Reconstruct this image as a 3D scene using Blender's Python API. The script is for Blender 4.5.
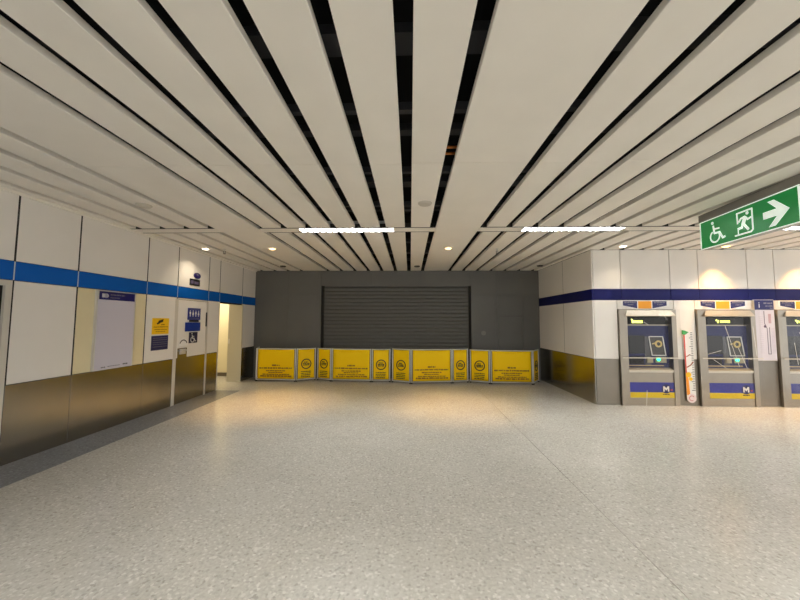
import bpy, bmesh, math, random
from mathutils import Vector, Matrix
random.seed(7)
for o in list(bpy.data.objects): bpy.data.objects.remove(o)
S = bpy.context.scene
COL = S.collection

# ------------------------------------------------------------------ camera, world, exposure
XL, XR, YB, YA, H = -4.396, 3.563, 9.142, 6.491, 3.0      # side walls, far wall, machine wall, ceiling
Y0, XE = -3.2, 9.4                                        # open rear edge, right end
CAM_H, F_PX = 1.572, 327.0
pitch, yaw, roll = 0.0657, -0.0310, 0.0039
fw = Vector((math.sin(yaw)*math.cos(pitch), math.cos(yaw)*math.cos(pitch), math.sin(pitch)))
rt0 = Vector((math.cos(yaw), -math.sin(yaw), 0)); up0 = rt0.cross(fw)
rt = rt0*math.cos(roll) + up0*math.sin(roll); up = up0*math.cos(roll) - rt0*math.sin(roll)
cd = bpy.data.cameras.new('camera'); cam = bpy.data.objects.new('camera', cd); COL.objects.link(cam)
cd.sensor_width = 36; cd.lens = F_PX/800*36; cd.clip_start = .02; cd.clip_end = 200
M = Matrix((rt, up, -fw)).transposed().to_4x4(); M.translation = (0, 0, CAM_H); cam.matrix_world = M
S.camera = cam
w = bpy.data.worlds.new('world'); S.world = w; w.use_nodes = True
w.node_tree.nodes['Background'].inputs[0].default_value = (1.0, .98, .95, 1)
w.node_tree.nodes['Background'].inputs[1].default_value = 1.1
vs = S.view_settings; vs.view_transform = 'Standard'; vs.look = 'None'; vs.gamma = 1; vs.use_curve_mapping = False
vs.exposure = 0.32
TUBE, SPOT = 145.0, 150.0                                    # strength of lamp tubes, watts of downlights

# ------------------------------------------------------------------ materials
def srgb(r, g, b):
    f = lambda c: (c/255/12.92) if c/255 <= .04045 else ((c/255+.055)/1.055)**2.4
    return (f(r), f(g), f(b), 1)
MATS = {}
def mat(name, rgb, rough=.5, metal=0., emit=None, strength=0., noise=None, bump=None, spec=.5, coat=0., aniso=None):
    if name in MATS: return MATS[name]
    m = bpy.data.materials.new(name); m.use_nodes = True
    nt = m.node_tree; b = nt.nodes['Principled BSDF']; c = srgb(*rgb)
    b.inputs['Base Color'].default_value = c; b.inputs['Roughness'].default_value = rough
    b.inputs['Metallic'].default_value = metal; b.inputs['Specular IOR Level'].default_value = spec
    b.inputs['Coat Weight'].default_value = coat
    if emit: b.inputs['Emission Color'].default_value = srgb(*emit); b.inputs['Emission Strength'].default_value = strength
    if noise or bump:
        tc = nt.nodes.new('ShaderNodeTexCoord')
        mp = nt.nodes.new('ShaderNodeMapping'); nt.links.new(tc.outputs['Object'], mp.inputs[0])
        if aniso: mp.inputs['Scale'].default_value = aniso
    if noise:
        sc, amt = noise
        n = nt.nodes.new('ShaderNodeTexNoise'); n.inputs['Scale'].default_value = sc; n.inputs['Detail'].default_value = 4
        nt.links.new(mp.outputs[0], n.inputs[0])
        r = nt.nodes.new('ShaderNodeValToRGB')
        r.color_ramp.elements[0].position = .3; r.color_ramp.elements[1].position = .7
        r.color_ramp.elements[0].color = tuple(x*(1-amt) for x in c[:3])+(1,); r.color_ramp.elements[1].color = tuple(min(1, x*(1+amt)) for x in c[:3])+(1,)
        nt.links.new(n.outputs[0], r.inputs[0]); nt.links.new(r.outputs[0], b.inputs['Base Color'])
    if bump:
        n2 = nt.nodes.new('ShaderNodeTexNoise'); n2.inputs['Scale'].default_value = bump[0]; nt.links.new(mp.outputs[0], n2.inputs[0])
        bp = nt.nodes.new('ShaderNodeBump'); bp.inputs['Strength'].default_value = bump[1]; bp.inputs['Distance'].default_value = .01
        nt.links.new(n2.outputs[0], bp.inputs['Height']); nt.links.new(bp.outputs[0], b.inputs['Normal'])
    MATS[name] = m; return m

def floor_mat(name, base, light, dark, rough):
    m = bpy.data.materials.new(name); m.use_nodes = True; nt = m.node_tree; b = nt.nodes['Principled BSDF']
    L = nt.links.new; N = nt.nodes.new
    tc = N('ShaderNodeTexCoord')
    v = N('ShaderNodeTexVoronoi'); v.inputs['Scale'].default_value = 62; L(tc.outputs['Object'], v.inputs['Vector'])
    n1 = N('ShaderNodeTexNoise'); n1.inputs['Scale'].default_value = 45; n1.inputs['Detail'].default_value = 5; L(tc.outputs['Object'], n1.inputs['Vector'])
    n2 = N('ShaderNodeTexNoise'); n2.inputs['Scale'].default_value = .8; n2.inputs['Detail'].default_value = 3; L(tc.outputs['Object'], n2.inputs['Vector'])
    sep = N('ShaderNodeSeparateColor'); L(v.outputs['Color'], sep.inputs[0])
    r = N('ShaderNodeValToRGB'); cr = r.color_ramp; cr.interpolation = 'LINEAR'
    cr.elements[0].position = 0; cr.elements[0].color = srgb(*dark); cr.elements[1].position = 1; cr.elements[1].color = srgb(*light)
    for p, c in ((.18, base), (.82, base)):
        e = cr.elements.new(p); e.color = srgb(*c)
    L(sep.outputs[0], r.inputs[0])
    mx = N('ShaderNodeMix'); mx.data_type = 'RGBA'; mx.blend_type = 'OVERLAY'; mx.inputs[0].default_value = .3
    L(r.outputs[0], mx.inputs[6]); L(n1.outputs[0], mx.inputs[7])
    mx2 = N('ShaderNodeMix'); mx2.data_type = 'RGBA'; mx2.blend_type = 'OVERLAY'; mx2.inputs[0].default_value = .2
    L(mx.outputs[2], mx2.inputs[6]); L(n2.outputs[0], mx2.inputs[7]); L(mx2.outputs[2], b.inputs['Base Color'])
    mr = N('ShaderNodeMapRange'); mr.inputs[3].default_value = rough-.06; mr.inputs[4].default_value = rough+.08
    L(n1.outputs[0], mr.inputs[0]); L(mr.outputs[0], b.inputs['Roughness'])
    b.inputs['Specular IOR Level'].default_value = .5
    MATS[name] = m; return m

FLOOR = floor_mat('vinyl_floor', (194, 191, 183), (216, 213, 206), (172, 168, 160), .2)
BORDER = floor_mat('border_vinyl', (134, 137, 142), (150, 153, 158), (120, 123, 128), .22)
SLAT = mat('ceiling_metal', (240, 235, 225), .5, noise=(3, .02))
VOID = mat('void_black', (14, 15, 18), .9)
CARR = mat('void_carrier', (58, 58, 62), .7)
WHITE = mat('white_panel', (234, 230, 223), .35, noise=(2, .02))
CREAM = mat('cream_panel', (226, 214, 176), .35, noise=(2, .03))
SEAM = mat('seam_dark', (24, 21, 16), .8)
STEEL = mat('wainscot_steel', (160, 156, 148), .2, 1., noise=(3, .05))
STEEL_DIM = mat('wainscot_steel_darkened', (142, 136, 126), .4, 1., noise=(3, .05))  # same wainscot steel, colour darkened against the bright reflection on the machine wall
STEEL2 = mat('machine_steel', (170, 162, 150), .33, 1., noise=(4, .06))
BLUE = mat('bright_blue', (0, 88, 176), .5, spec=.2)
NAVYS = mat('stripe_navy', (16, 20, 82), .5, spec=.2)
GREYW = mat('grey_wall', (98, 98, 94), .5, noise=(1.5, .05))
SHUT = mat('shutter_grey', (88, 88, 84), .45, .2)
DARK = mat('dark_reveal', (34, 32, 28), .8)
TRIM = mat('light_trim', (206, 200, 188), .4)
ALU = mat('aluminium', (222, 221, 218), .38, .5)
FRAME = mat('barrier_frame', (226, 225, 222), .4, .15)
YEL = mat('banner_yellow', (248, 206, 0), .55, bump=(5, .4), spec=.2)
YPRINT = mat('banner_print', (150, 106, 0), .6)
BPRINT = mat('banner_black', (40, 34, 8), .6)
NAVY = mat('sign_navy', (30, 32, 92), .4)
BLACK = mat('black_plastic', (22, 21, 24), .4)
PAPER = mat('poster_paper', (206, 202, 214), .35)
WPRINT = mat('white_print', (238, 236, 232), .5)
GPRINT = mat('grey_print', (120, 118, 132), .5)
SYEL = mat('sign_yellow', (238, 190, 20), .45)
ORANGE = mat('sign_orange', (236, 158, 24), .45)
GREYDOOR = mat('grey_door', (150, 144, 134), .45)
JAMB = mat('jamb_cream', (196, 190, 170), .5)

# ------------------------------------------------------------------ mesh helpers
def box(bm, x0, x1, y0, y1, z0, z1):
    v = [bm.verts.new((x, y, z)) for x in (x0, x1) for y in (y0, y1) for z in (z0, z1)]
    for f in ((0, 1, 3, 2), (4, 6, 7, 5), (0, 4, 5, 1), (2, 3, 7, 6), (0, 2, 6, 4), (1, 5, 7, 3)):
        bm.faces.new([v[i] for i in f])
def tube(bm, a, b, r, n=10):
    a, b = Vector(a), Vector(b); d = (b-a).normalized()
    s = d.orthogonal().normalized(); t = d.cross(s)
    ring = [[bm.verts.new(p + (s*math.cos(2*math.pi*i/n)+t*math.sin(2*math.pi*i/n))*r) for i in range(n)] for p in (a, b)]
    for i in range(n): bm.faces.new((ring[0][i], ring[0][(i+1) % n], ring[1][(i+1) % n], ring[1][i]))
    bm.faces.new(ring[0][::-1]); bm.faces.new(ring[1])
def lathe(bm, c, prof, n=28):          # prof: (radius, z) pairs, about the vertical axis
    rings = []
    for r, z in prof:
        rings.append([bm.verts.new((c[0]+max(r, 1e-4)*math.cos(2*math.pi*i/n), c[1]+max(r, 1e-4)*math.sin(2*math.pi*i/n), c[2]+z)) for i in range(n)])
    for a, b in zip(rings, rings[1:]):
        for i in range(n): bm.faces.new((a[i], a[(i+1) % n], b[(i+1) % n], b[i]))
    bm.faces.new(rings[0][::-1]); bm.faces.new(rings[-1])
def bevel(bm, w, seg=1):
    bmesh.ops.bevel(bm, geom=list(bm.edges), offset=w, segments=seg, affect='EDGES', clamp_overlap=True)
def obj(name, bm, m, parent=None, smooth=False, origin=None):
    """one mesh object; vertices come in world space and are moved to the parent's (or the given) origin"""
    bmesh.ops.recalc_face_normals(bm, faces=bm.faces)
    base = parent.get('_base') if parent is not None else None
    o0 = Vector(base) if base is not None else (Vector(origin) if origin else Vector((0, 0, 0)))
    if o0.length: bmesh.ops.translate(bm, verts=bm.verts, vec=-o0)
    me = bpy.data.meshes.new(name); bm.to_mesh(me); bm.free()
    me.materials.append(m)
    if smooth:
        for p in me.polygons: p.use_smooth = True
    o = bpy.data.objects.new(name, me); COL.objects.link(o)
    if parent is not None: o.parent = parent
    else: o.location = o0
    if base is not None and len(base) == 3: pass
    return o
def B(name, m, parent, *dims, bev=0):
    bm = bmesh.new(); box(bm, *dims)
    if bev: bevel(bm, bev)
    return obj(name, bm, m, parent)
def sub(o, base):                      # lets a part (placed at its thing's base) carry sub-parts built in world space
    o['_base'] = tuple(base); return o
def thing(name, label, cat, loc, group=None):
    o = bpy.data.objects.new(name, None); COL.objects.link(o); o.location = loc; o.empty_display_size = .1
    o['label'] = label; o['category'] = cat; o['_base'] = tuple(loc)
    if group: o['group'] = group
    return o
def tag(o, label, cat, group=None):
    o['label'] = label; o['category'] = cat
    if group: o['group'] = group
    return o
def struct(o, label=None):
    o['kind'] = 'structure'
    if label: o['label'] = label
    return o
def part(name, bm, m, parent, smooth=False):   # part that may take children in world space
    o = obj(name, bm, m, parent, smooth); b = parent.get('_base')
    if b is not None: o['_base'] = tuple(b)
    return o

class Flat:
    """draws thin flat shapes on a plane: origin o, axes u, v (unit), n outward"""
    def __init__(s, o, u, v, n): s.o, s.u, s.v, s.n = Vector(o), Vector(u).normalized(), Vector(v).normalized(), Vector(n).normalized()
    def P(s, a, b, c=0): return s.o + s.u*a + s.v*b + s.n*c
    def poly(s, bm, pts, h0=0, h1=.002):
        lo = [bm.verts.new(s.P(a, b, h0)) for a, b in pts]; hi = [bm.verts.new(s.P(a, b, h1)) for a, b in pts]
        n = len(pts); bm.faces.new(hi); bm.faces.new(lo[::-1])
        for i in range(n): bm.faces.new((lo[i], lo[(i+1) % n], hi[(i+1) % n], hi[i]))
    def rect(s, bm, a0, a1, b0, b1, h0=0, h1=.002): s.poly(bm, [(a0, b0), (a1, b0), (a1, b1), (a0, b1)], h0, h1)
    def stroke(s, bm, pts, wd, h0=0, h1=.002):
        for (a, b), (c, d) in zip(pts, pts[1:]):
            L = math.hypot(c-a, d-b) or 1e-6; px, py = -(d-b)/L*wd/2, (c-a)/L*wd/2; ex, ey = (c-a)/L*wd*.3, (d-b)/L*wd*.3
            s.poly(bm, [(a+px-ex, b+py-ey), (a-px-ex, b-py-ey), (c-px+ex, d-py+ey), (c+px+ex, d+py+ey)], h0, h1)
    def disc(s, bm, a, b, r, h0=0, h1=.002, n=24, ry=None):
        ry = ry or r; s.poly(bm, [(a+r*math.cos(2*math.pi*i/n), b+ry*math.sin(2*math.pi*i/n)) for i in range(n)], h0, h1)
    def arc(s, bm, a, b, r, t0, t1, wd, h0=0, h1=.002, n=20):
        for i in range(n):
            p, q = math.radians(t0+(t1-t0)*i/n), math.radians(t0+(t1-t0)*(i+1)/n)
            r0, r1 = r-wd/2, r+wd/2
            s.poly(bm, [(a+r0*math.cos(p), b+r0*math.sin(p)), (a+r1*math.cos(p), b+r1*math.sin(p)), (a+r1*math.cos(q), b+r1*math.sin(q)), (a+r0*math.cos(q), b+r0*math.sin(q))], h0, h1)
    def line(s, bm, a0, a1, b, ht, h0=0, h1=.002, rng=random):  # a row of print too small to read
        a = a0
        while a < a1:
            wd = min(ht*rng.uniform(.5, 2.6), a1-a); s.rect(bm, a, a+wd, b-ht/2*rng.uniform(.6, 1), b+ht/2*rng.uniform(.7, 1.1), h0, h1); a += wd+ht*rng.uniform(.2, .5)
    def glyph(s, bm, ch, a, b, size, h0=0, h1=.002):            # one letter centred at a, b
        c = bpy.data.curves.new('glyph', 'FONT'); c.body = ch; c.size = 1; c.resolution_u = 3
        t = bpy.data.objects.new('glyph', c); me = bpy.data.meshes.new_from_object(t)
        vs_ = [v.co for v in me.vertices]; x0, x1 = min(v.x for v in vs_), max(v.x for v in vs_); y0, y1 = min(v.y for v in vs_), max(v.y for v in vs_)
        k = size/(y1-y0); vv = [bm.verts.new(s.P(a+(v.x-(x0+x1)/2)*k, b+(v.y-(y0+y1)/2)*k, h1)) for v in vs_]
        for p in me.polygons:
            try: bm.faces.new([vv[i] for i in p.vertices])
            except ValueError: pass
        bpy.data.objects.remove(t); bpy.data.meshes.remove(me); bpy.data.curves.remove(c)

def wheelchair(fl, bm, a, b, k, h0=0, h1=.002):   # symbol of unit height about 1, lower-left at a, b
    q = lambda x, y: (a+x*k, b+y*k)
    fl.disc(bm, a+.25*k, b+.945*k, .075*k, h0, h1)
    fl.stroke(bm, [q(.29, .79), q(.34, .45)], .095*k, h0, h1)
    fl.stroke(bm, [q(.31, .64), q(.62, .62)], .07*k, h0, h1)
    fl.stroke(bm, [q(.34, .44), q(.64, .42), q(.80, .12), q(.92, .15)], .09*k, h0, h1)
    fl.arc(bm, a+.36*k, b+.28*k, .27*k, 118, 385, .075*k, h0, h1)
def person_icon(fl, bm, a, b, k, h0=0, h1=.002, skirt=False):
    fl.disc(bm, a, b+.9*k, .1*k, h0, h1, 12)
    if skirt: fl.poly(bm, [(a-.08*k, b+.76*k), (a+.08*k, b+.76*k), (a+.22*k, b+.3*k), (a-.22*k, b+.3*k)], h0, h1)
    else: fl.rect(bm, a-.17*k, a+.17*k, b+.4*k, b+.76*k, h0, h1)
    fl.rect(bm, a-.1*k, a-.02*k, b, b+.42*k, h0, h1); fl.rect(bm, a+.02*k, a+.1*k, b, b+.42*k, h0, h1)

# ------------------------------------------------------------------ floor
fl0 = struct(B('floor', mat('floor_screed', (90, 86, 80), .8), None, XL-2.4, XE, Y0, YB+.6, -.12, -.01), 'speckled grey vinyl floor of the concourse')
SEAMX, STRIP = 1.59, -3.83
B('floor_sheet', FLOOR, fl0, STRIP+.001, SEAMX-.002, Y0, YB+.02, -.01, 0)
B('floor_sheet', FLOOR, fl0, SEAMX+.002, XE, Y0, YB+.02, -.01, 0)
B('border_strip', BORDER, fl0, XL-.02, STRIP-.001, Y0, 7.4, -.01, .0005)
B('floor_sheet', FLOOR, fl0, XL-2.4, STRIP-.001, 7.401, YB+.5, -.01, 0)

# ------------------------------------------------------------------ ceiling: slats, light trough, dark void above
ceil = struct(B('ceiling', VOID, None, XL-.2, XE, Y0, YB+.3, 3.55, 3.65), 'slatted metal ceiling with a dark void above')
PITCH, GAP, K0 = .381, .095, -.035
TN, TF, YJ = 4.885, 5.165, 2.87
YROW, LUM = .92, [(-1.735, -.255), (1.735, 3.245), (5.21, 6.715)]     # row of unseen lamps added to light the hall, lamp extents
def gapx(k): return K0 + PITCH*k
edges = []
ks = [k for k in range(-11, 25) if k not in (-7, 2)]
prev = XL+.004
for k in ks:
    edges.append((prev, gapx(k)-GAP/2)); prev = gapx(k)+GAP/2
edges.append((prev, XE))
def slat(x0, x1, y0, y1):
    bm = bmesh.new(); box(bm, x0, x1, y0, y1, H, H+.05); bevel(bm, .003)
    obj('ceiling_slat', bm, SLAT, ceil)
for x0, x1 in edges:
    wide = x1-x0 > .5
    end = YB if x0 < XR-.05 else YA
    e1 = min(x1, XE)
    if wide: slat(x0, e1, Y0, YJ-.0015)
    else: slat(x0, e1, Y0, YROW-.14); slat(x0, e1, YROW+.14, YJ-.0015)
    if wide: slat(x0, e1, YJ+.0015, end-.003)
    else:
        slat(x0, e1, YJ+.0015, TN)
        if x0 < XR-.05 < e1 and e1 > XR: slat(x0, XR-.004, TF, YB-.003); slat(XR, e1, TF, YA-.003)
        else: slat(x0, e1, TF, end-.003)
# trough cover panels between the wide planks (recessed a little)
def trough(a, b):
    cuts = [a] + [v for l in LUM if a < l[0] and l[1] < b for v in l] + [b]
    for i in range(0, len(cuts), 2):
        bm = bmesh.new(); box(bm, cuts[i]+.002, cuts[i+1]-.002, TN+.045, TF-.036, H+.001, H+.006); obj('trough_panel', bm, SLAT, ceil)
trough(XL+.01, gapx(-8)+GAP/2); trough(gapx(-6)-GAP/2+.0, gapx(1)+GAP/2); trough(gapx(3)-GAP/2, XE)
for a, b in ((XL+.01, gapx(-8)), (gapx(-6), gapx(1)), (gapx(3), XE)):
    for ya, yb in ((TN+.001, TN+.044), (TF-.035, TF-.001)): B('gap_shade_strip', DARK, ceil, a, b, ya, yb, H+.004, H+.06)  # solid dark strips, colour stands in for shade in the trough gaps
    B('trough_backing', VOID, ceil, a, b, TN+.002, TF-.002, H+.20, H+.21)
# carriers and ducts faintly visible in the void
y = -2.6
i = 0
while y < YB:
    wd = (.05, .16, .05, .09)[i % 4]
    B('carrier_rail', CARR, ceil, XL, XE, y, y+wd, H+.10+.08*(i % 2), H+.16+.08*(i % 2)); y += (.42, .55, .38, .6)[i % 4]; i += 1
for yy in (2.86, 2.97):
    bm = bmesh.new(); tube(bm, (.22, yy, H+.14), (.52, yy, H+.14), .012)
    tag(obj('copper_pipe', bm, mat('copper', (214, 130, 70), .3, .8), None, True, (.37, yy, H+.14)), 'thin copper pipe in the ceiling gap, ' + ('nearer of two' if yy < 2.9 else 'farther of two'), 'pipe', 'copper pipes above the ceiling')

# ------------------------------------------------------------------ left wall
wl = bmesh.new()
OP0, OP1, OPZ = 7.415, 8.45, 1.985          # open doorway
for a, b, z0, z1 in ((Y0, OP0, 0, H+.5), (OP0, OP1, OPZ, H+.5), (OP1+.02, YB, 0, H+.5)): box(wl, XL-.12, XL-.022, a, b, z0, z1)
wl = struct(obj('wall_left', wl, SEAM), 'panelled wall with a bright blue stripe and steel wainscot')
def pan(parent, m, y0, y1, z0, z1, name='wall_panel', g=.010, d=0): return B(name, m, parent, XL-.022, XL+d, y0+g, y1-g, z0+.002, z1-.002, bev=.002)
D1 = (2.40, 3.455)
cols = [Y0, -1.2, .6, 2.40, 3.47, 4.17, 5.31, 6.03, 6.985, 7.40, 8.42, YB]
ZW, ZB, ZT = .862, 2.013, 2.223
for a, b in zip(cols, cols[1:]):
    pan(wl, WHITE, a, b, ZT+.004, H-.004); pan(wl, BLUE, a, b, ZB, ZT, 'stripe_panel', .006, .003)
    if a == 2.40 or a == 6.03 or a == 7.40: continue
    c = CREAM if a == 4.17 else WHITE
    lo = 8.47 if a == 8.42 else a
    pan(wl, c, lo, b, ZW+.002, ZB-.004); pan(wl, STEEL, lo, b, .0, ZW-.002, 'wainscot_panel', .002)
for c_ in cols[1:-1]:
    B('panel_joint', SEAM, wl, XL-.02, XL-.0015, c_-.010, c_+.010, ZT+.004, H-.03)
    B('stripe_joint', ALU, wl, XL-.02, XL+.0015, c_-.006, c_+.006, ZB+.002, ZT-.002)
    if c_ in (4.17, 5.31): B('panel_joint', SEAM, wl, XL-.02, XL-.0015, c_-.010, c_+.010, ZW, ZB-.004)
B('panel_joint', SEAM, wl, XL-.02, XL-.0015, 3.4575, 3.48, 0, ZB-.006)
B('ceiling_trim', SLAT, wl, XL, XL+.03, Y0, YB-.01, H-.03, H-.002)
# edge door on the far left, out of which only the frame shows
d1 = B('door_1', GREYDOOR, None, XL-.06, XL-.03, D1[0]+.06, D1[1]-.06, .004, ZB-.07); struct(d1, 'grey metal door cut off by the left edge')
bm = bmesh.new()
for a, b, z0, z1 in ((D1[0], D1[0]+.06, 0, ZB-.006), (D1[1]-.06, D1[1], 0, ZB-.006), (D1[0]+.06, D1[1]-.06, ZB-.066, ZB-.006)): box(bm, XL-.02, XL+.012, a, b, z0, z1)
obj('door_frame', bm, TRIM, d1)
bm = bmesh.new(); tube(bm, (XL-.03, D1[0]+.14, 1.02), (XL+.03, D1[0]+.14, 1.02), .012); tube(bm, (XL+.03, D1[0]+.14, 1.02), (XL+.03, D1[0]+.26, 1.02), .012); obj('door_handle', bm, ALU, d1)
# accessible toilet door
d2 = B('door_2', WHITE, None, XL-.021, XL-.002, 6.075, 6.935, ZW+.002, 1.972, bev=.002); struct(d2, 'white toilet door with signs and a steel kick plate')
B('kick_plate', STEEL, d2, XL-.021, XL-.001, 6.075, 6.935, .006, ZW-.002)
B('lock_plate', STEEL, d2, XL-.002, XL+.004, 6.10, 6.355, ZW-.004, 1.045)
bm = bmesh.new(); box(bm, XL+.003, XL+.05, 6.15, 6.31, .985, 1.015); box(bm, XL+.003, XL+.02, 6.15, 6.31, .93, 1.03); bevel(bm, .004); obj('door_handle', bm, ALU, d2)
bm = bmesh.new()
for a, b, z0, z1 in ((5.985, 6.065, 0, 1.985), (6.945, 6.99, 0, 1.985), (6.065, 6.945, 1.978, ZB-.008)): box(bm, XL-.021, XL+.004, a, b, z0, z1)
obj('door_frame', bm, TRIM, d2)
B('hinge', BLACK, d2, XL+.001, XL+.010, 6.915, 6.95, 1.45, 1.75)
B('door_jamb', TRIM, wl, XL-.12, XL+.005, 7.385, 7.415, 0, ZB-.008)
# open doorway and the lit corridor behind
co = struct(obj('wall_corridor', (lambda bm: (box(bm, -6.7, XL-.36, 9.30, 9.42, 0, 2.5), box(bm, -6.8, -6.7, 7.2, 9.42, 0, 2.5), box(bm, -6.7, XL-.12, 7.2, 7.3, 0, 2.5), box(bm, -6.7, XL-.12, 7.2, 9.42, 2.5, 2.6)) and bm)(bmesh.new()), mat('corridor_cream', (232, 222, 190), .6)), 'cream corridor walls seen through the open doorway')
B('door_jamb', JAMB, wl, XL-.36, XL-.001, OP1, OP1+.10, 0, 2.5)
B('corridor_skirting', mat('skirting_dark', (96, 88, 74), .6), co, -6.7, XL-.36, 9.28, 9.30, 0, .10)
ll = bpy.data.lights.new('corridor_lamp', 'AREA'); ll.energy = 26; ll.size = .6; ll.color = (1, .86, .62)
lo_ = bpy.data.objects.new('corridor_lamp', ll); COL.objects.link(lo_); lo_.location = (-5.5, 8.5, 2.47)
# strike box on the open doorway jamb
B('strike_plate', ALU, wl, XL-.345, XL-.315, OP1-.006, OP1, .98, 1.10)

# ------------------------------------------------------------------ far wall with shutter and hidden door
SX0, SX1, SZ = -2.505, 1.695, 2.568
bm = bmesh.new(); box(bm, XL-.1, SX0-.02, YB+.02, YB+.2, 0, H+.5); box(bm, SX1+.02, XR+.2, YB+.02, YB+.2, 0, H+.5); box(bm, SX0-.02, SX1+.02, YB+.02, YB+.2, SZ+.02, H+.5); box(bm, SX0-.1, SX1+.1, YB+.2, YB+.24, 0, H+.5)
wf = struct(obj('wall_far', bm, DARK), 'dark grey panelled wall around the roller shutter')
def fpan(x0, x1, z0, z1, g=.0015): B('wall_panel', GREYW, wf, x0+g, x1-g, YB, YB+.02, z0+g, z1-g)
for x0, x1 in ((XL, -3.45), (-3.45, SX0), (SX1, 2.365)):
    fpan(x0, x1, 0, 2.31); fpan(x0, x1, 2.31, H)
for a, b in ((SX0, -1.1), (-1.1, .3), (.3, SX1)): fpan(a, b, SZ, H)
DX0, DX1, DZ = 2.43, 3.14, 1.76
fpan(2.365, DX0, 0, 2.31); fpan(DX1, XR, 0, 2.31); fpan(DX0, DX1, DZ, 2.31); fpan(2.365, XR, 2.31, H)
d3 = struct(B('door_3', GREYW, None, DX0+.035, DX1-.035, YB+.004, YB+.02, .005, DZ-.035), 'flush grey service door in the far wall')
bm = bmesh.new(); box(bm, DX0+.002, DX0+.03, YB-.022, YB+.02, 0, DZ-.002); box(bm, DX1-.03, DX1-.002, YB-.022, YB+.02, 0, DZ-.002); box(bm, DX0+.03, DX1-.03, YB-.022, YB+.02, DZ-.03, DZ-.002); obj('door_frame', bm, GREYW, d3)
bm = bmesh.new(); f = Flat((2.03, YB-.0005, 1.262), (1, 0, 0), (0, 0, 1), (0, -1, 0)); f.disc(bm, 0, 0, .062, 0, .02); f.disc(bm, 0, 0, .03, .02, .028)
tag(obj('key_switch', bm, mat('grey_plastic', (124, 122, 116), .4), None, False, (2.03, YB, 1.262)), 'small round grey key switch on the far wall right of the shutter', 'switch')
sh = thing('roller_shutter', 'wide closed grey roller shutter in the far wall', 'shutter', ((SX0+SX1)/2, YB+.12, 0))
npitch = .105; nsl = int(SZ/npitch)+1
proto = None
for i in range(nsl):
    z = .03+i*npitch
    if proto is None:
        bm = bmesh.new(); pr = [(0, 0), (-.010, .010), (-.014, .04), (-.012, .075), (-.002, .096), (0, .1020), (.012, .1020), (.012, 0)]
        lo = [bm.verts.new((SX0+.05, YB+.12+a, .03+b)) for a, b in pr]; hi = [bm.verts.new((SX1-.05, YB+.12+a, .03+b)) for a, b in pr]
        bm.faces.new(lo); bm.faces.new(hi[::-1])
        for j in range(len(pr)): bm.faces.new((lo[j], lo[(j+1) % len(pr)], hi[(j+1) % len(pr)], hi[j]))
        proto = obj('shutter_slat', bm, SHUT, sh)
    else:
        o = proto.copy(); COL.objects.link(o); o.parent = sh; o.location.z += i*npitch
for a, b in ((SX0+.001, SX0+.055), (SX1-.055, SX1-.001)): B('guide_rail', DARK, sh, a, b, YB+.075, YB+.155, 0, SZ)
B('bottom_bar', SHUT, sh, SX0+.06, SX1-.06, YB+.095, YB+.14, 0, .03)

# ------------------------------------------------------------------ right return wall and machine wall
bm = bmesh.new(); box(bm, XR+.022, XR+.1, YA+.3, YB+.1, 0, H+.5)
wr = struct(obj('wall_right', bm, SEAM), 'short return wall with a navy stripe and steel wainscot')
ZW2, ZB2, ZT2 = .866, 2.008, 2.222
def rpan(m, y0, y1, z0, z1, name='wall_panel', g=.006, d=0): B(name, m, wr, XR-d, XR+.022, y0+g, y1-g, z0+.002, z1-.002, bev=.0015)
for a, b in ((YA+.0, 7.71), (7.71, 9.0), (9.0, YB)):
    rpan(WHITE, a, b, ZT2+.003, H-.002); rpan(NAVYS, a, b, ZB2, ZT2, 'stripe_panel', .002, .003); rpan(WHITE, a, b, ZW2+.002, ZB2-.003)
for z0, z1 in ((ZT2, H-.003), (ZW2, ZB2)): B('panel_joint', SEAM, wr, XR+.0015, XR+.02, 7.703, 7.717, z0+.004, z1-.004)
rpan(STEEL, YA, YB, 0, ZW2-.002, 'wainscot_panel')
bm = bmesh.new(); box(bm, XR+.022, XE, YA+.30, YA+.36, 0, H+.5)
wm = struct(obj('wall_machines', bm, SEAM), 'panelled wall holding the ticket machines')
B('edge_post', SEAM, wm, XR+.024, XR+.06, YA+.024, YA+.30, 0, H-.002)
def mpan(m, x0, x1, z0, z1, name='wall_panel', g=.006, d=0): B(name, m, wm, x0+g, x1-g, YA-d, YA+.022, z0+.002, z1-.002, bev=.0015)
MX = [4.03, 5.50, 6.985]                      # left edges of the machines
MW, MH = 1.075, 1.825
us = [XR+.024, 4.12, 5.06, 5.60, 6.52, 7.03, 7.97, 8.5, XE]
for a, b in zip(us, us[1:]):
    mpan(WHITE, a, b, ZT2+.003, H-.002); mpan(NAVYS, a, b, ZB2, ZT2, 'stripe_panel', .002, .003)
ps = XR+.024
for x in MX:
    mpan(WHITE, ps, x, ZW2+.002, ZB2-.003); mpan(STEEL_DIM, ps, x, 0, ZW2-.002, 'wainscot_panel')
    mpan(WHITE, x, x+MW, MH+.002, ZB2-.003); ps = x+MW
mpan(WHITE, ps, XE, ZW2+.002, ZB2-.003); mpan(STEEL_DIM, ps, XE, 0, ZW2-.002, 'wainscot_panel')
bm = bmesh.new(); box(bm, XL-.2, XE, Y0-.02, Y0, H, H+.6); box(bm, XE, XE+.02, Y0, YA+.36, H, H+.6); struct(obj('void_light_block', bm, VOID), 'unseen panels added to keep light out of the ceiling void')  # unseen blockers added so no stray light enters the void

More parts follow.
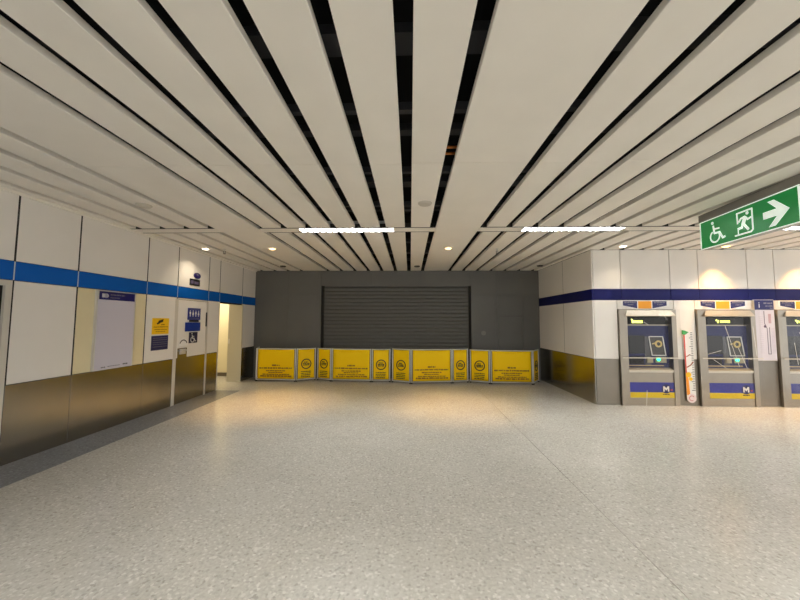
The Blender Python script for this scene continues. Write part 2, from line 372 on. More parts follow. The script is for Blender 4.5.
# ------------------------------------------------------------------ ticket machines
LEDT = mat('led_text', (230, 240, 120), .5, emit=(236, 240, 120), strength=2.6)
LEDG = mat('led_green', (40, 220, 150), .4, emit=(40, 235, 160), strength=3.0)
SCREEN = mat('machine_screen', (44, 46, 50), .15)
MFACE = mat('machine_navy', (38, 44, 92), .3)
MBLUE = mat('machine_blue_band', (52, 58, 150), .4)
MYEL = mat('machine_yellow_band', (226, 196, 30), .4)
SLOT = mat('machine_slot', (168, 160, 138), .4)
def film_mat():
    m = bpy.data.materials.new('clear_film'); m.use_nodes = True; nt = m.node_tree; nt.nodes.clear()
    out = nt.nodes.new('ShaderNodeOutputMaterial'); mix = nt.nodes.new('ShaderNodeMixShader'); tr = nt.nodes.new('ShaderNodeBsdfTransparent'); gl = nt.nodes.new('ShaderNodeBsdfGlossy')
    fr = nt.nodes.new('ShaderNodeFresnel'); fr.inputs[0].default_value = 1.22
    gl.inputs['Roughness'].default_value = .28; tr.inputs[0].default_value = (.93, .93, .92, 1)
    tc = nt.nodes.new('ShaderNodeTexCoord'); mp = nt.nodes.new('ShaderNodeMapping'); mp.inputs['Rotation'].default_value = (0, .5, 0); mp.inputs['Scale'].default_value = (9, 9, 1.2)
    n = nt.nodes.new('ShaderNodeTexNoise'); n.inputs['Scale'].default_value = 1.3; bp = nt.nodes.new('ShaderNodeBump'); bp.inputs['Strength'].default_value = .06; bp.inputs['Distance'].default_value = .06
    L = nt.links.new; L(tc.outputs['Object'], mp.inputs[0]); L(mp.outputs[0], n.inputs[0]); L(n.outputs[0], bp.inputs['Height']); L(bp.outputs[0], gl.inputs['Normal']); L(bp.outputs[0], fr.inputs['Normal'])
    L(fr.outputs[0], mix.inputs[0]); L(tr.outputs[0], mix.inputs[1]); L(gl.outputs[0], mix.inputs[2]); L(mix.outputs[0], out.inputs[0]); return m
FILM = film_mat()
CREASE = mat('film_crease', (225, 222, 214), .25)
TAPE = mat('clear_tape', (214, 206, 190), .3)
where = ['nearest the wall corner', 'between the height ruler and the line map', 'cut off by the right edge']
for mi, mx in enumerate(MX):
    base = (mx+MW/2, YA, 0)
    t = thing('ticket_machine', 'steel ticket machine with blue and yellow bands, ' + where[mi], 'ticket machine', base, 'ticket machines')
    Y = lambda d: YA+d
    # outer frame: wide left jamb, slim right jamb, top and foot
    bm = bmesh.new()
    box(bm, mx+.004, mx+.15, Y(-.05), Y(.25), 0, MH-.004); box(bm, mx+.985, mx+MW-.004, Y(-.05), Y(.25), 0, MH-.004)
    box(bm, mx+.15, mx+.985, Y(-.05), Y(.25), MH-.06, MH-.004); box(bm, mx+.15, mx+.985, Y(-.035), Y(.25), 0, .145)
    obj('frame', bm, STEEL2, t)
    bm = bmesh.new()                                                  # sloping hood under the top
    for a in (0,):
        pts = [(-.051, MH-.022), (-.092, MH-.125), (-.085, MH-.135), (.03, MH-.135), (.03, MH-.062), (-.051, MH-.062)]
        lo = [bm.verts.new((mx+.152-.05*(p < -.06), Y(p), z)) for p, z in pts]; hi = [bm.verts.new((mx+.983+.05*(p < -.06), Y(p), z)) for p, z in pts]
        bm.faces.new(lo); bm.faces.new(hi[::-1])
        for j in range(6): bm.faces.new((lo[j], lo[(j+1) % 6], hi[(j+1) % 6], hi[j]))
    obj('hood', bm, mat('hood_steel', (206, 198, 184), .4, .6), t)
    dp = part('display', (lambda b: (box(b, mx+.25, mx+.93, Y(.035), Y(.09), 1.535, 1.675)) or b)(bmesh.new()), BLACK, t)
    f = Flat((mx+.25, Y(.035), 1.535), (1, 0, 0), (0, 0, 1), (0, -1, 0)); bm = bmesh.new(); rng = random.Random(3+mi)
    if mi == 0:
        f.stroke(bm, [(.035, .10), (.05, .085), (.05, .03)], .016); a = .06
        for i in range(5): f.rect(bm, a, a+.032, .028, .034); f.rect(bm, a, a+.007, .03, .072); f.rect(bm, a+.025, a+.032, .03, .072); f.rect(bm, a, a+.032, .066, .074); f.disc(bm, a+.016, .05, .009); a += .038
    else:
        f.disc(bm, .175, .085, .014); f.stroke(bm, [(.19, .085), (.2, .04), (.215, .08)], .013); a = .245
        for i in range(5): f.rect(bm, a, a+.03, .072, .08); f.rect(bm, a, a+.007, .04, .08); f.rect(bm, a+.023, a+.03, .04, .08); f.rect(bm, a, a+.03, .04, .048); a += .037
    obj('display_text', bm, LEDT, dp)
    B('divider', STEEL2, t, mx+.15, mx+.985, Y(.025), Y(.09), 1.512, 1.533)
    fp = part('front_panel', (lambda b: (box(b, mx+.15, mx+.985, Y(.045), Y(.09), .70, 1.51)) or b)(bmesh.new()), MFACE, t)
    f = Flat((mx+.19, Y(.045), .70), (1, 0, 0), (0, 0, 1), (0, -1, 0))
    bm = bmesh.new(); f.rect(bm, .03, .33, .27, .62, 0, .012); obj('screen', bm, SCREEN, fp)
    bm = bmesh.new(); f.rect(bm, .03, .30, .07, .22, 0, .01); obj('slot_panel', bm, BLACK, fp)
    bm = bmesh.new(); f.rect(bm, .33, .44, .05, .6, 0, .008); obj('button_strip', bm, mat('strip_grey', (96, 98, 104), .35), fp)
    def tl(a, b): return (.56+(a-.56)+(-(b-.42))*.13*1, b)
    bm = bmesh.new(); c4 = [tl(.43, .24), tl(.69, .24), tl(.69, .60), tl(.43, .60)]; f.poly(bm, c4, 0, .014); obj('coin_plate', bm, mat('plate_grey', (78, 78, 78), .3), fp)
    bm = bmesh.new(); f.stroke(bm, c4+[c4[0]], .016, .014, .022); obj('coin_plate_rim', bm, ALU, fp)
    bm = bmesh.new(); f.arc(bm, .58, .46, .052, 0, 360, .03, .014, .03); f.stroke(bm, [(.47, .46), (.53, .48)], .02, .014, .022); obj('coin_slot', bm, mat('coin_brass', (206, 184, 128), .3, .6), fp)
    bm = bmesh.new(); f.rect(bm, .36, .46, .10, .20, .008, .03); f.rect(bm, .52, .72, .1, .21, .0, .018); obj('note_slot', bm, SLOT, fp)
    bm = bmesh.new(); f.disc(bm, .57, .165, .034, .018, .03); obj('green_lamp', bm, LEDG, fp)
    bm = bmesh.new(); f.rect(bm, .02, .66, .035, .052, 0, .03); obj('cup_edge', bm, mat('cup_tan', (190, 168, 130), .35, .5), fp)
    bm = bmesh.new()
    pts = [(-.045, .625), (-.045, .665), (.044, .705), (.044, .60)]
    lo = [bm.verts.new((mx+.151, Y(p), z)) for p, z in pts]; hi = [bm.verts.new((mx+.984, Y(p), z)) for p, z in pts]
    bm.faces.new(lo); bm.faces.new(hi[::-1])
    for j in range(4): bm.faces.new((lo[j], lo[(j+1) % 4], hi[(j+1) % 4], hi[j]))
    obj('ledge', bm, mat('ledge_steel', (214, 206, 190), .35, .6), t)
    dr = part('lower_door', (lambda b: (box(b, mx+.151, mx+.984, Y(-.03), Y(.04), .146, .62)) or b)(bmesh.new()), STEEL2, t)
    B('blue_band', MBLUE, dr, mx+.151, mx+.984, Y(-.034), Y(-.03), .25, .435); B('yellow_band', MYEL, dr, mx+.151, mx+.984, Y(-.034), Y(-.03), .147, .249)
    f = Flat((mx+.83, Y(-.0345), .315), (1, 0, 0), (0, 0, 1), (0, -1, 0))
    bm = bmesh.new(); f.disc(bm, 0, 0, .085, 0, .002); obj('logo_disc', bm, mat('logo_navy', (28, 34, 96), .4), dr)
    bm = bmesh.new(); f.poly(bm, [(-.055, -.05), (-.03, -.05), (-.03, .005), (0, -.03), (.03, .005), (.03, -.05), (.055, -.05), (.055, .05), (.03, .05), (0, .012), (-.03, .05), (-.055, .05)], .002, .004); obj('logo_letter', bm, WPRINT, dr)
    bm = bmesh.new(); f.line(bm, -.06, .06, -.105, .022, 0, .002, rng); obj('logo_caption', bm, BLACK, dr)
    bm = bmesh.new(); f.rect(bm, .08, .12, -.03, -.008, 0, .002); obj('logo_mark', bm, mat('mark_red', (196, 70, 60), .4), dr)
    # small tapering sign over the machine
    sx = mx+MW/2-.01; f = Flat((sx, YA-.001, 1.985), (1, 0, 0), (0, 0, 1), (0, -1, 0))
    tg = thing('machine_header_sign', 'navy and orange sign over the ticket machine ' + where[mi], 'sign', (sx, YA, 1.84), 'signs above ticket machines')
    bm = bmesh.new(); f.poly(bm, [(-.46, .012), (-.46, -.1), (-.16, -.16), (.16, -.16), (.46, -.1), (.46, .012)], 0, .006); obj('backing', bm, WPRINT, tg)
    bm = bmesh.new(); f.poly(bm, [(-.42, 0), (-.42, -.085), (-.15, -.14), (-.15, 0)], .006, .008); obj('navy_field', bm, NAVY, tg)
    bm = bmesh.new(); f.poly(bm, [(.14, 0), (.14, -.14), (.41, -.085), (.41, 0)], .006, .008); obj('navy_field', bm, NAVY, tg)
    bm = bmesh.new(); f.rect(bm, -.13, .12, -.145, 0, .006, .008); obj('orange_field', bm, ORANGE, tg)
    bm = bmesh.new()
    for a0, a1 in ((-.39, -.18), (.17, .38)): f.line(bm, a0, a1, -.028, .022, .008, .01, rng); f.line(bm, a0+.06, a1-.04, -.07, .018, .008, .01, rng)
    obj('sign_text', bm, GPRINT, tg)
    # plastic film wrapped over the machine and the tape that holds it
    tf = thing('plastic_film', 'creased plastic film over the ticket machine ' + where[mi], 'plastic film', (mx+MW/2, YA-.1, 0), 'films over ticket machines')
    bm = bmesh.new(); nx, nz = 10, 16; rng = random.Random(20+mi); g = []
    for j in range(nz+1): g.append([bm.verts.new((mx-.03+(MW+.06)*i/nx, YA-.098-rng.uniform(0, .014), .03+(MH-.03)*j/nz)) for i in range(nx+1)])
    for j in range(nz):
        for i in range(nx): bm.faces.new((g[j][i], g[j][i+1], g[j+1][i+1], g[j+1][i]))
    obj('film_sheet', bm, FILM, tf, True)
    bm = bmesh.new(); f = Flat((mx, YA-.114, 0), (1, 0, 0), (0, 0, 1), (0, -1, 0))
    f.rect(bm, .0, MW+.03, .895, .912, 0, .002); obj('tape', bm, TAPE, tf)
    bm = bmesh.new()
    cr = ([[(.62, 1.78), (.72, 1.72)], [(.40, .02), (.42, .30)], [(.80, 1.70), (.86, 1.62)], [(.5, 1.52), (.42, 1.58)]],
          [[(.44, 1.52), (.66, .75)], [(.66, 1.1), (.80, .72)], [(.10, .98), (.34, 1.05)], [(.20, .88), (.45, .70)], [(.95, 1.5), (.99, .95)]],
          [[(.3, 1.4), (.5, .9)], [(.2, 1.2), (.24, .8)]])[mi]
    for s_ in cr: f.stroke(bm, s_, .007, 0, .002)
    obj('film_crease', bm, CREASE, tf)

# height ruler leaning between machines 1 and 2
rb = Flat((5.245, YA-.03, 0.005), (1, 0, 0), (-.01, -.0, 1.405), (0, -1, 0)); L_ = 1.405
t = thing('height_ruler', 'white height ruler strip with red and orange edge and green flag', 'ruler', (5.3, YA-.03, 0))
bm = bmesh.new(); rb.rect(bm, 0, .17, .1, L_, -.006, 0); obj('strip_board', bm, WPRINT, t)
bm = bmesh.new(); rb.rect(bm, 0, .022, .45, L_, 0, .002); obj('red_edge', bm, mat('ruler_red', (206, 60, 44), .4), t)
bm = bmesh.new(); rb.poly(bm, [(0, .2), (.06, .2), (.045, .5), (.03, .62), (0, .6)], .002, .003); obj('orange_edge', bm, mat('ruler_orange', (238, 150, 40), .4), t)
bm = bmesh.new(); rb.disc(bm, .05, .58, .05, .003, .005); rb.disc(bm, .085, .50, .035, .003, .005); obj('yellow_figure', bm, SYEL, t)
bm = bmesh.new(); rb.poly(bm, [(-.03, L_+.02), (-.03, L_-.06), (.03, L_-.07), (.1, L_-.02), (.03, L_+.01)], .002, .004); obj('green_flag', bm, mat('ruler_green', (60, 160, 80), .4), t)
bm = bmesh.new(); rb.stroke(bm, [(.03, .72), (.1, .76), (.15, .82)], .018, .002, .004); obj('branch', bm, mat('ruler_brown', (150, 70, 40), .5), t); bm = bmesh.new(); rb.stroke(bm, [(.03, .92), (.1, .96)], .015, .002, .004); obj('branch', bm, mat('ruler_brown', (150, 70, 40), .5), t)
bm = bmesh.new()
for i in range(34): rb.rect(bm, .125 if i % 5 else .10, .165, .28+i*.033, .29+i*.033, .0005, .0015)
obj('tick_marks', bm, BLACK, t)
bm = bmesh.new(); rb.disc(bm, .085, .14, .085, 0, .004); obj('round_foot', bm, mat('ruler_pink', (232, 214, 214), .45), t)
bm = bmesh.new(); rb.arc(bm, .085, .14, .045, 30, 300, .012, .004, .006); obj('foot_print', bm, mat('foot_print_red', (196, 110, 110), .5), t)

# line map board between machines 2 and 3
t = thing('line_map_board', 'white line map board with a navy information header', 'map board', (6.775, YA-.02, .86))
f = Flat((6.588, YA-.03, .865), (1, 0, 0), (0, 0, 1), (0, -1, 0)); W_, H_ = .352, 1.143
bm = bmesh.new(); f.rect(bm, -.006, W_+.006, -.008, H_+.008, -.028, 0); obj('board', bm, TRIM, t)
bm = bmesh.new(); f.rect(bm, 0, W_, 0, H_-.19, 0, .002); obj('map_sheet', bm, mat('map_lilac', (214, 209, 219), .4), t)
bm = bmesh.new(); f.rect(bm, 0, W_, H_-.185, H_, 0, .002); obj('header', bm, NAVY, t)
bm = bmesh.new(); f.glyph(bm, 'i', .085, H_-.095, .10, 0, .004); obj('header_letter', bm, WPRINT, t)
bm = bmesh.new(); rng = random.Random(5); f.line(bm, .17, .33, H_-.06, .03, .002, .004, rng); f.line(bm, .2, .34, H_-.115, .025, .002, .004, rng); f.line(bm, .28, .34, H_-.155, .02, .002, .004, rng); obj('header_text', bm, GPRINT, t)
bm = bmesh.new(); f.stroke(bm, [(.165, .93), (.165, .70), (.205, .60), (.205, .12), (.25, .12), (.25, .62)], .013, .002, .004); obj('map_line', bm, GPRINT, t)
bm = bmesh.new(); f.disc(bm, .17, .64, .024, .002, .005); obj('map_marker', bm, mat('map_plum', (92, 74, 100), .4), t)
bm = bmesh.new(); f.rect(bm, .24, .29, .70, .88, .002, .004); obj('map_patch', bm, mat('map_rose', (190, 160, 170), .5), t)
bm = bmesh.new()
for i in range(20): f.line(bm, .06, .13, .14+i*.036, .012, .002, .003, rng); f.line(bm, .28, .34, .14+i*.024, .01, .002, .003, rng)
obj('station_names', bm, mat('map_names', (196, 188, 202), .5), t)

# ------------------------------------------------------------------ left wall signs
def lflat(y, z, off=.004): return Flat((XL+off, y, z), (0, 1, 0), (0, 0, 1), (1, 0, 0))
t = thing('poster_board', 'tall pale poster board with a navy header on the cream panel', 'poster', (XL, 4.74, .865))
f = lflat(4.435, .868); W_, H_ = .605, 1.118
bm = bmesh.new(); f.rect(bm, -.02, W_+.02, 0, H_+.015, -.002, .03); obj('board', bm, ALU, t)
bm = bmesh.new(); f.rect(bm, 0, W_, .005, H_-.12, .03, .032); obj('poster_sheet', bm, PAPER, t)
bm = bmesh.new(); f.rect(bm, .01, W_-.005, H_-.118, H_, .03, .033); obj('header', bm, mat('poster_navy', (18, 14, 92), .4), t)
bm = bmesh.new(); f.rect(bm, .05, .13, H_-.088, H_-.032, .033, .035); f.disc(bm, .12, H_-.06, .03, .033, .035); obj('header_icon', bm, WPRINT, t)
rng = random.Random(9)
bm = bmesh.new(); f.line(bm, .18, .42, H_-.042, .022, .033, .035, rng); f.line(bm, .18, .34, H_-.085, .018, .033, .035, rng); obj('header_text', bm, GPRINT, t)
bm = bmesh.new(); f.line(bm, .1, .16, .035, .02, .032, .034, rng); f.line(bm, .45, .53, .045, .022, .032, .034, rng); obj('footer_logo', bm, BLACK, t)
bm = bmesh.new(); f.line(bm, .2, .4, .04, .014, .032, .034, rng); obj('footer_text', bm, GPRINT, t)

t = thing('camera_notice', 'yellow security camera notice on the white wall panel', 'sign', (XL, 5.65, 1.335))
f = lflat(5.455, 1.335, .0015); bm = bmesh.new(); f.rect(bm, 0, .385, 0, .28, 0, .006); obj('plate', bm, SYEL, t)
bm = bmesh.new(); f.poly(bm, [(.12, .18), (.235, .215), (.25, .265), (.135, .235)], .006, .008); f.stroke(bm, [(.15, .2), (.11, .185)], .03, .006, .008); obj('camera_symbol', bm, BLACK, t)
bm = bmesh.new(); f.line(bm, .2, .28, .165, .02, .006, .008, rng); f.line(bm, .03, .36, .125, .016, .006, .008, rng); f.line(bm, .05, .34, .08, .014, .006, .008, rng); f.line(bm, .08, .3, .045, .012, .006, .008, rng); obj('notice_text', bm, YPRINT, t)
t = thing('rules_notice', 'dark blue text notice below the yellow camera notice', 'sign', (XL, 5.65, 1.06))
f = lflat(5.455, 1.058, .0015); bm = bmesh.new(); f.rect(bm, 0, .38, 0, .25, 0, .006); obj('plate', bm, mat('notice_navy', (34, 34, 84), .4), t)
bm = bmesh.new()
for z in (.21, .175, .135, .10, .06): f.line(bm, .03, .35 if z != .135 else .37, z, .011, .006, .008, rng)
obj('notice_text', bm, GPRINT, t)

t = thing('restroom_sign', 'blue sign with four white figures on the toilet door', 'sign', (XL, 6.53, 1.59))
f = lflat(6.335, 1.59, .0015); bm = bmesh.new(); f.rect(bm, 0, .385, 0, .235, 0, .008); obj('plate', bm, mat('restroom_blue', (38, 48, 130), .4), t)
for i in range(4):
    bm = bmesh.new(); person_icon(f, bm, .065+i*.085, .065, .125, .008, .01, i % 2); obj('figure', bm, WPRINT, t)
bm = bmesh.new(); f.line(bm, .04, .34, .03, .014, .008, .01, rng); f.line(bm, .04, .34, .212, .01, .008, .01, rng); obj('sign_text', bm, GPRINT, t)
f = lflat(6.385, 1.548, .0015); bm = bmesh.new(); f.rect(bm, 0, .29, 0, .04, 0, .006); tag(obj('text_strip', bm, BLACK, None, False, (XL, 6.53, 1.55)), 'narrow black strip under the four figure sign', 'sign')
f = lflat(6.275, 1.36, .0015); bm = bmesh.new(); f.rect(bm, 0, .46, 0, .178, 0, .006); tag(obj('blue_plate', bm, mat('plate_blue', (20, 50, 140), .4), None, False, (XL, 6.5, 1.36)), 'plain blue plate above the wheelchair sign', 'sign')
t = thing('wheelchair_sign', 'dark square sign with a white wheelchair symbol on the door', 'sign', (XL, 6.53, 1.13))
f = lflat(6.40, 1.125, .0015); bm = bmesh.new(); f.rect(bm, 0, .255, 0, .215, 0, .006); obj('plate', bm, mat('chair_navy', (28, 24, 58), .4), t)
bm = bmesh.new(); wheelchair(f, bm, .035, .015, .185, .006, .008); obj('wheelchair_symbol', bm, WPRINT, t)
t = thing('door_lock_guide', 'white round guide with a dark arc above the door handle', 'sign', (XL, 6.24, 1.06))
f = lflat(6.245, 1.09, .0015); bm = bmesh.new(); f.poly(bm, [(.13*math.cos(math.radians(i*9)), .155*math.sin(math.radians(i*9))) for i in range(21)], 0, .006); obj('plate', bm, WPRINT, t)
bm = bmesh.new(); f.arc(bm, 0, .0, .108, 25, 155, .018, .006, .008); obj('arc_print', bm, BLACK, t)
t = thing('round_badge', 'small dark blue oval badge above the blue wall stripe', 'sign', (XL, 6.56, 2.47))
f = lflat(6.565, 2.495, .0015); bm = bmesh.new(); f.disc(bm, 0, 0, .105, 0, .012, 24, .06); obj('plate', bm, mat('badge_blue', (36, 26, 96), .4), t)
bm = bmesh.new(); f.disc(bm, 0, .02, .035, .012, .014, 16, .015); obj('badge_mark', bm, GPRINT, t)
t = thing('door_number_plate', 'small dark plate between the oval badge and the blue stripe', 'sign', (XL, 6.5, 2.27))
f = lflat(6.35, 2.285, .0015); bm = bmesh.new(); f.rect(bm, 0, .305, 0, .13, 0, .01); obj('plate', bm, BLACK, t)
bm = bmesh.new(); f.rect(bm, .02, .1, .03, .10, .01, .012); f.rect(bm, .13, .26, .03, .085, .01, .012); obj('plate_print', bm, mat('plum_print', (96, 88, 120), .5), t)

# ------------------------------------------------------------------ folding barriers
rng = random.Random(11)
def barrier(label, pts, big, bh=.855):
    c = (sum(p[0] for p in pts)/len(pts), sum(p[1] for p in pts)/len(pts), 0)
    t = thing('folding_barrier', label, 'barrier', c, 'yellow folding barriers')
    for i, (p, q) in enumerate(zip(pts, pts[1:])):
        P_, Q_ = Vector((*p, 0)), Vector((*q, 0)); d = (Q_-P_).normalized(); P_ += d*.022; Q_ -= d*.022
        n = Vector((d.y, -d.x, 0)); L = (Q_-P_).length; r = .0135
        bm = bmesh.new(); zb, zt = .045, bh-r
        tube(bm, P_+Vector((0, 0, .012)), P_+Vector((0, 0, bh)), r); tube(bm, Q_+Vector((0, 0, .012)), Q_+Vector((0, 0, bh)), r)
        tube(bm, P_+Vector((0, 0, zt)), Q_+Vector((0, 0, zt)), r*.85); tube(bm, P_+Vector((0, 0, zb)), Q_+Vector((0, 0, zb)), r*.85)
        wide = i == big
        fr = part('centre_frame' if wide else 'wing_frame', bm, FRAME, t, True)
        for e in (P_, Q_):
            bm = bmesh.new(); lathe(bm, (e.x, e.y, 0), [(.024, 0), (.024, .012), (.017, .03), (.0165, .03)], 12); obj('rubber_foot', bm, BLACK, fr)
        # banner: slightly slack cloth
        bm = bmesh.new(); nx, nz = 12, 8; z0, z1 = .068, bh-.034; g = []
        for j in range(nz+1):
            row = []
            for k in range(nx+1):
                a, b = k/nx, j/nz; sag = .004*math.sin(a*9+b*5+i)+.004*math.sin(b*11-a*4)
                row.append(bm.verts.new(P_+d*(.028+(L-.056)*a)+n*(sag*math.sin(math.pi*a)*math.sin(math.pi*b)+.004)+Vector((0, 0, z0+(z1-z0)*b+.012*(4*(a-.5)**2)*(b > .9)))))
            g.append(row)
        for j in range(nz):
            for k in range(nx): bm.faces.new((g[j][k], g[j][k+1], g[j+1][k+1], g[j+1][k]))
        ret = bmesh.ops.extrude_face_region(bm, geom=list(bm.faces)); bmesh.ops.translate(bm, verts=[v for v in ret['geom'] if isinstance(v, bmesh.types.BMVert)], vec=-n*.002)
        bn = part('wide_banner' if wide else 'wing_banner', bm, YEL, t, True)
        f = Flat(P_+Vector((0, 0, z0)), d, (0, 0, 1), n); hh = z1-z0; o0, o1 = .009, .016
        if wide:
            bm = bmesh.new(); m_ = L/2
            for fr_, wd, ht in ((.46, .2, .045), (.365, .86, .04), (.275, .5, .032), (.215, .38, .028), (.15, .72, .03), (.09, .84, .042)):
                f.line(bm, m_-wd*L/2+.02*(fr_ < .2), m_+wd*L/2*.98, fr_*hh, ht, o0, o1, rng)
            obj('banner_text', bm, YPRINT, bn)
        else:
            m_, cz, R_ = L/2, .50*hh, min(.135, L*.3)
            bm = bmesh.new(); f.arc(bm, m_, cz, R_-.012, 0, 360, .024, o0, o1, 28)
            f.line(bm, m_-R_*.45, m_+R_*.3, cz+.045, .03, o0, o1, rng); f.line(bm, m_-R_*.62, m_+R_*.62, cz+.005, .032, o0, o1, rng); f.line(bm, m_-R_*.6, m_+R_*.6, cz-.03, .026, o0, o1, rng)
            obj('round_emblem', bm, BPRINT, bn)
            bm = bmesh.new()
            for k in range(4): f.line(bm, m_-R_*1.0, m_+R_*(.95-.05*k), .235*hh-k*.044, .022, o0, o1, rng)
            obj('banner_text', bm, BPRINT, bn)
e = .02
barrier('yellow folding barrier at the left end beside the white wall', [(-4.19, 9.03), (-4.045, 8.577), (-2.976, 8.548), (-2.53, 8.825)], 1)
barrier('yellow folding barrier under the left part of the shutter', [(-2.50, 8.825), (-2.069, 8.638), (-1.004, 8.594), (-.505, 8.625)], 1)
barrier('yellow folding barrier under the right part of the shutter', [(-.475, 8.612), (.022, 8.388), (1.082, 8.537), (1.525, 8.68)], 1, .87)
barrier('yellow folding barrier at the right end before the hidden door', [(1.55, 8.672), (2.041, 8.479), (3.104, 8.441), (3.40, 8.86)], 1)

# ------------------------------------------------------------------ ceiling lamps and fittings
LAMP = mat('lamp_tube', (255, 252, 255), .5, emit=(253, 253, 247), strength=TUBE)
LOUV = mat('louver_metal', (190, 188, 200), .4, .2)
lw = ['above the left part of the shutter', 'above the right part of the hall', 'cut off at the right edge behind the exit sign']
def luminaire(i, x0, x1, yc, lab):
    t = thing('linear_ceiling_light', lab, 'ceiling light', ((x0+x1)/2, yc, H-.005), 'linear ceiling lights')
    bm = bmesh.new(); a, b = yc-.085, yc+.085; box(bm, x0, x1, a, b, H+.11, H+.12); box(bm, x0, x1, a-.006, a, H-.002, H+.12); box(bm, x0, x1, b, b+.006, H-.002, H+.12); box(bm, x0, x0+.006, a, b, H-.002, H+.11); box(bm, x1-.006, x1, a, b, H-.002, H+.11)
    box(bm, x0, x1, a-.0095, a-.006, H+.003, H+.008); box(bm, x0, x1, b+.006, b+.018, H+.003, H+.008)
    obj('housing', bm, mat('housing_white', (240, 240, 240), .3), t)
    for yy in (-.038, .038):
        bm = bmesh.new(); tube(bm, (x0+.03, yc+yy, H+.066), (x1-.03, yc+yy, H+.066), .019, 10); obj('lamp_tube', bm, LAMP, t, True)
    n = 15; first = None
    for k in range(1, n):
        if first is None:
            bm = bmesh.new(); x = x0+(x1-x0)/n; box(bm, x-.010, x+.010, yc-.083, yc+.083, H-.004, H+.032); first = obj('louver_blade', bm, LOUV, t)
        else:
            o = first.copy(); COL.objects.link(o); o.parent = t; o.location.x += (k-1)*(x1-x0)/n
    B('louver_spine', LOUV, t, x0+.006, x1-.006, yc-.003, yc+.003, H-.003, H+.02)
YC = (TN+TF)/2
for i, (a, b) in enumerate(LUM): luminaire(i, a, b, YC, 'bright louvred linear ceiling light ' + lw[i])
for i, (a, b) in enumerate(LUM): luminaire(i, a, b, YROW, 'added unseen louvred light above the viewer, ' + ('left one', 'middle one', 'right one')[i])  # extra lamps out of view, added for their light only

LENS = {}
def downlight(x, y, lab, watts, col, lens=3.5, cone=100):
    t = thing('downlight', lab, 'downlight', (x, y, H-.004), 'round recessed downlights')
    bm = bmesh.new(); lathe(bm, (x, y, H), [(.055, .0), (.055, -.006), (.095, -.008), (.105, -.001), (.105, .0)], 28); obj('trim_ring', bm, SLAT, t, False)
    key = 'lens_%d_%d_%d' % tuple(int(c*255) for c in col)
    bm = bmesh.new(); lathe(bm, (x, y, H), [(.058, -.006), (.058, -.012), (.04, -.022), (.0, -.027)], 24); obj('lamp_lens', bm, mat(key, (255, 240, 215), .4, emit=tuple(int(255*c**.45) for c in col), strength=lens), t, True)
    l = bpy.data.lights.new('downlight_lamp', 'SPOT'); l.energy = watts; l.color = col; l.spot_size = math.radians(cone); l.spot_blend = 1.0; l.shadow_soft_size = .03
    o = bpy.data.objects.new('downlight_lamp', l); COL.objects.link(o); o.parent = t; o.location = (0, 0, -.035)
WARM = (1, .60, .24); SOFT = (1, .84, .62)
downlight(-4.06, 6.29, 'small round downlight near the left wall above the toilet door', SPOT*.16, SOFT, 3.5, 130)
downlight(-2.72, 6.30, 'warm round downlight in the left wide ceiling plank', SPOT*2.0, WARM, 3.5, 62)
downlight(.74, 6.30, 'warm round downlight in the middle wide ceiling plank', SPOT*1.7, WARM, 3.5, 62)
downlight(3.985, 6.17, 'warm downlight over the wall corner by the first ticket machine', SPOT*.1, SOFT)
downlight(5.883, 6.20, 'warm downlight below the exit sign over the middle ticket machine', SPOT*1.1, (1, .54, .17), 3.5, 84)
downlight(7.45, 6.20, 'warm downlight over the ticket machine at the right edge', SPOT*1.1, (1, .54, .17), 3.5, 84)

def disc_fit(name, x, y, r, m, lab, cat, depth=.02):
    bm = bmesh.new(); lathe(bm, (x, y, H), [(r, 0), (r, -depth*.4), (r*.85, -depth), (r*.4, -depth*1.05), (0, -depth*1.05)], 28)
    return tag(obj(name, bm, m, None, False, (x, y, H)), lab, cat)
SPK = mat('speaker_grille', (205, 198, 184), .6)
disc_fit('ceiling_speaker', .177, 3.87, .085, SPK, 'round grey ceiling speaker left of the middle wide plank', 'speaker')
disc_fit('ceiling_speaker', -3.30, 3.87, .085, SPK, 'round grey ceiling speaker near the left wall', 'speaker')
for x, y, l_ in ((.176, 8.36, 'above the shutter'), (3.28, 8.30, 'in the far right corner'), (-3.305, 8.33, 'in the far left corner')):
    disc_fit('smoke_detector', x, y, .075, mat('detector_dark', (70, 66, 60), .5), 'small dark ceiling detector ' + l_, 'detector', .025)
for x, y, l_ in ((-3.70, 6.33, 'left side of the hall'), (1.70, 6.38, 'right side of the hall')):
    t = thing('sprinkler_head', 'small metal sprinkler hanging from the ceiling, ' + l_, 'sprinkler', (x, y, H))
    bm = bmesh.new(); lathe(bm, (x, y, H), [(.03, 0), (.03, -.006), (.012, -.008), (.012, -.05), (.008, -.052)], 14); obj('stem', bm, ALU, t)
    bm = bmesh.new(); tube(bm, (x-.018, y, H-.045), (x-.012, y, H-.095), .005, 6); tube(bm, (x+.018, y, H-.045), (x+.012, y, H-.095), .005, 6); tube(bm, (x-.02, y, H-.046), (x+.02, y, H-.046), .006, 6); obj('yoke', bm, SEAM, t)
    bm = bmesh.new(); lathe(bm, (x, y, H-.095), [(.026, 0), (.026, -.004), (.01, -.005)], 14); obj('deflector', bm, SEAM, t)

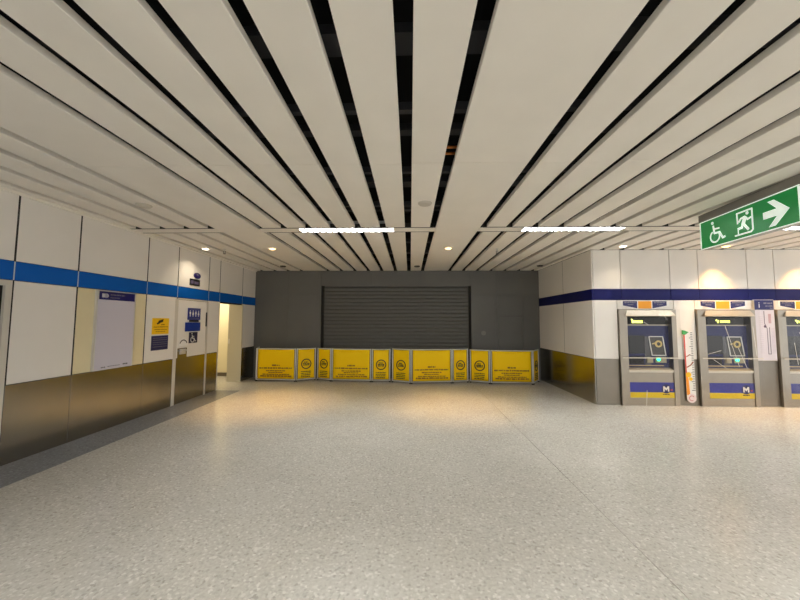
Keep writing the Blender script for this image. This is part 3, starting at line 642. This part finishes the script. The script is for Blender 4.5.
# ------------------------------------------------------------------ hanging exit sign
A_, C_ = Vector((3.868, 4.415, 0)), Vector((3.718, 3.165, 0)); u = (C_-A_).normalized(); L = (C_-A_).length
n = Vector((u.y, -u.x, 0)); n = n if n.x < 0 else -n
t = thing('exit_sign', 'green illuminated exit sign with wheelchair, running man and arrow', 'exit sign', ((A_.x+C_.x)/2-n.x*.04, (A_.y+C_.y)/2-n.y*.04, 2.53))
f = Flat(A_, u, (0, 0, 1), n); Z0, Z1 = 2.533, 2.897
GR = mat('sign_green', (0, 104, 50), .35, emit=(0, 126, 50), strength=.4)
GW = mat('sign_white', (235, 245, 238), .4, emit=(226, 244, 232), strength=.42)
bm = bmesh.new(); f.rect(bm, -.0, L, Z0, Z1, -.09, -.004); obj('case', bm, mat('case_grey', (172, 176, 172), .4), t)
bm = bmesh.new(); f.rect(bm, -.02, L+.1, Z1+.004, H-.002, -.16, -.0); obj('mounting_box', bm, mat('box_grey', (134, 130, 124), .5), t)
bm = bmesh.new(); f.rect(bm, 0, L, Z0, Z0+.01, -.004, .004); f.rect(bm, 0, L, Z1-.01, Z1, -.004, .004); f.rect(bm, 0, .014, Z0+.014, Z1-.014, -.004, .004); f.rect(bm, L-.014, L, Z0+.014, Z1-.014, -.004, .004); obj('edge_frame', bm, GW, t)
bm = bmesh.new(); f.rect(bm, .014, L-.014, Z0+.01, Z1-.01, -.004, 0); obj('green_face', bm, GR, t)
bm = bmesh.new(); wheelchair(f, bm, .142, 2.583, .265, 0, .002); obj('wheelchair_symbol', bm, GW, t)
bm = bmesh.new()
f.stroke(bm, [(.53, 2.585), (.735, 2.585), (.757, 2.605), (.757, 2.838), (.566, 2.838), (.570, 2.72)], .018, 0, .002); f.stroke(bm, [(.572, 2.66), (.572, 2.59)], .012, 0, .002)
f.disc(bm, .698, 2.806, .018, 0, .002)
f.stroke(bm, [(.666, 2.762), (.642, 2.70)], .044, 0, .002); f.stroke(bm, [(.645, 2.70), (.668, 2.665), (.70, 2.622)], .028, 0, .002); f.stroke(bm, [(.64, 2.70), (.62, 2.66), (.575, 2.655)], .028, 0, .002)
f.stroke(bm, [(.665, 2.775), (.615, 2.765), (.59, 2.735)], .02, 0, .002); f.stroke(bm, [(.675, 2.765), (.70, 2.735), (.738, 2.745)], .02, 0, .002)
obj('running_man_symbol', bm, GW, t)
bm = bmesh.new(); mid = 2.704
f.poly(bm, [(1.158, mid), (1.008, mid+.138), (.936, mid+.138), (1.032, mid+.038), (.882, mid+.038), (.882, mid-.036), (1.032, mid-.036), (.936, mid-.134), (1.008, mid-.134)], 0, .002)
obj('arrow_symbol', bm, GW, t)
for o in bpy.data.objects:
    if '_base' in o: del o['_base']
    if o.name.split('.')[0] in ('banner_text', 'sign_text', 'film_crease', 'tick_marks', 'station_names', 'header_text', 'notice_text', 'footer_logo', 'footer_text', 'foot_print', 'display_text', 'logo_caption'):
        o['kind'] = 'stuff'                              # print and creases too small to pick apart
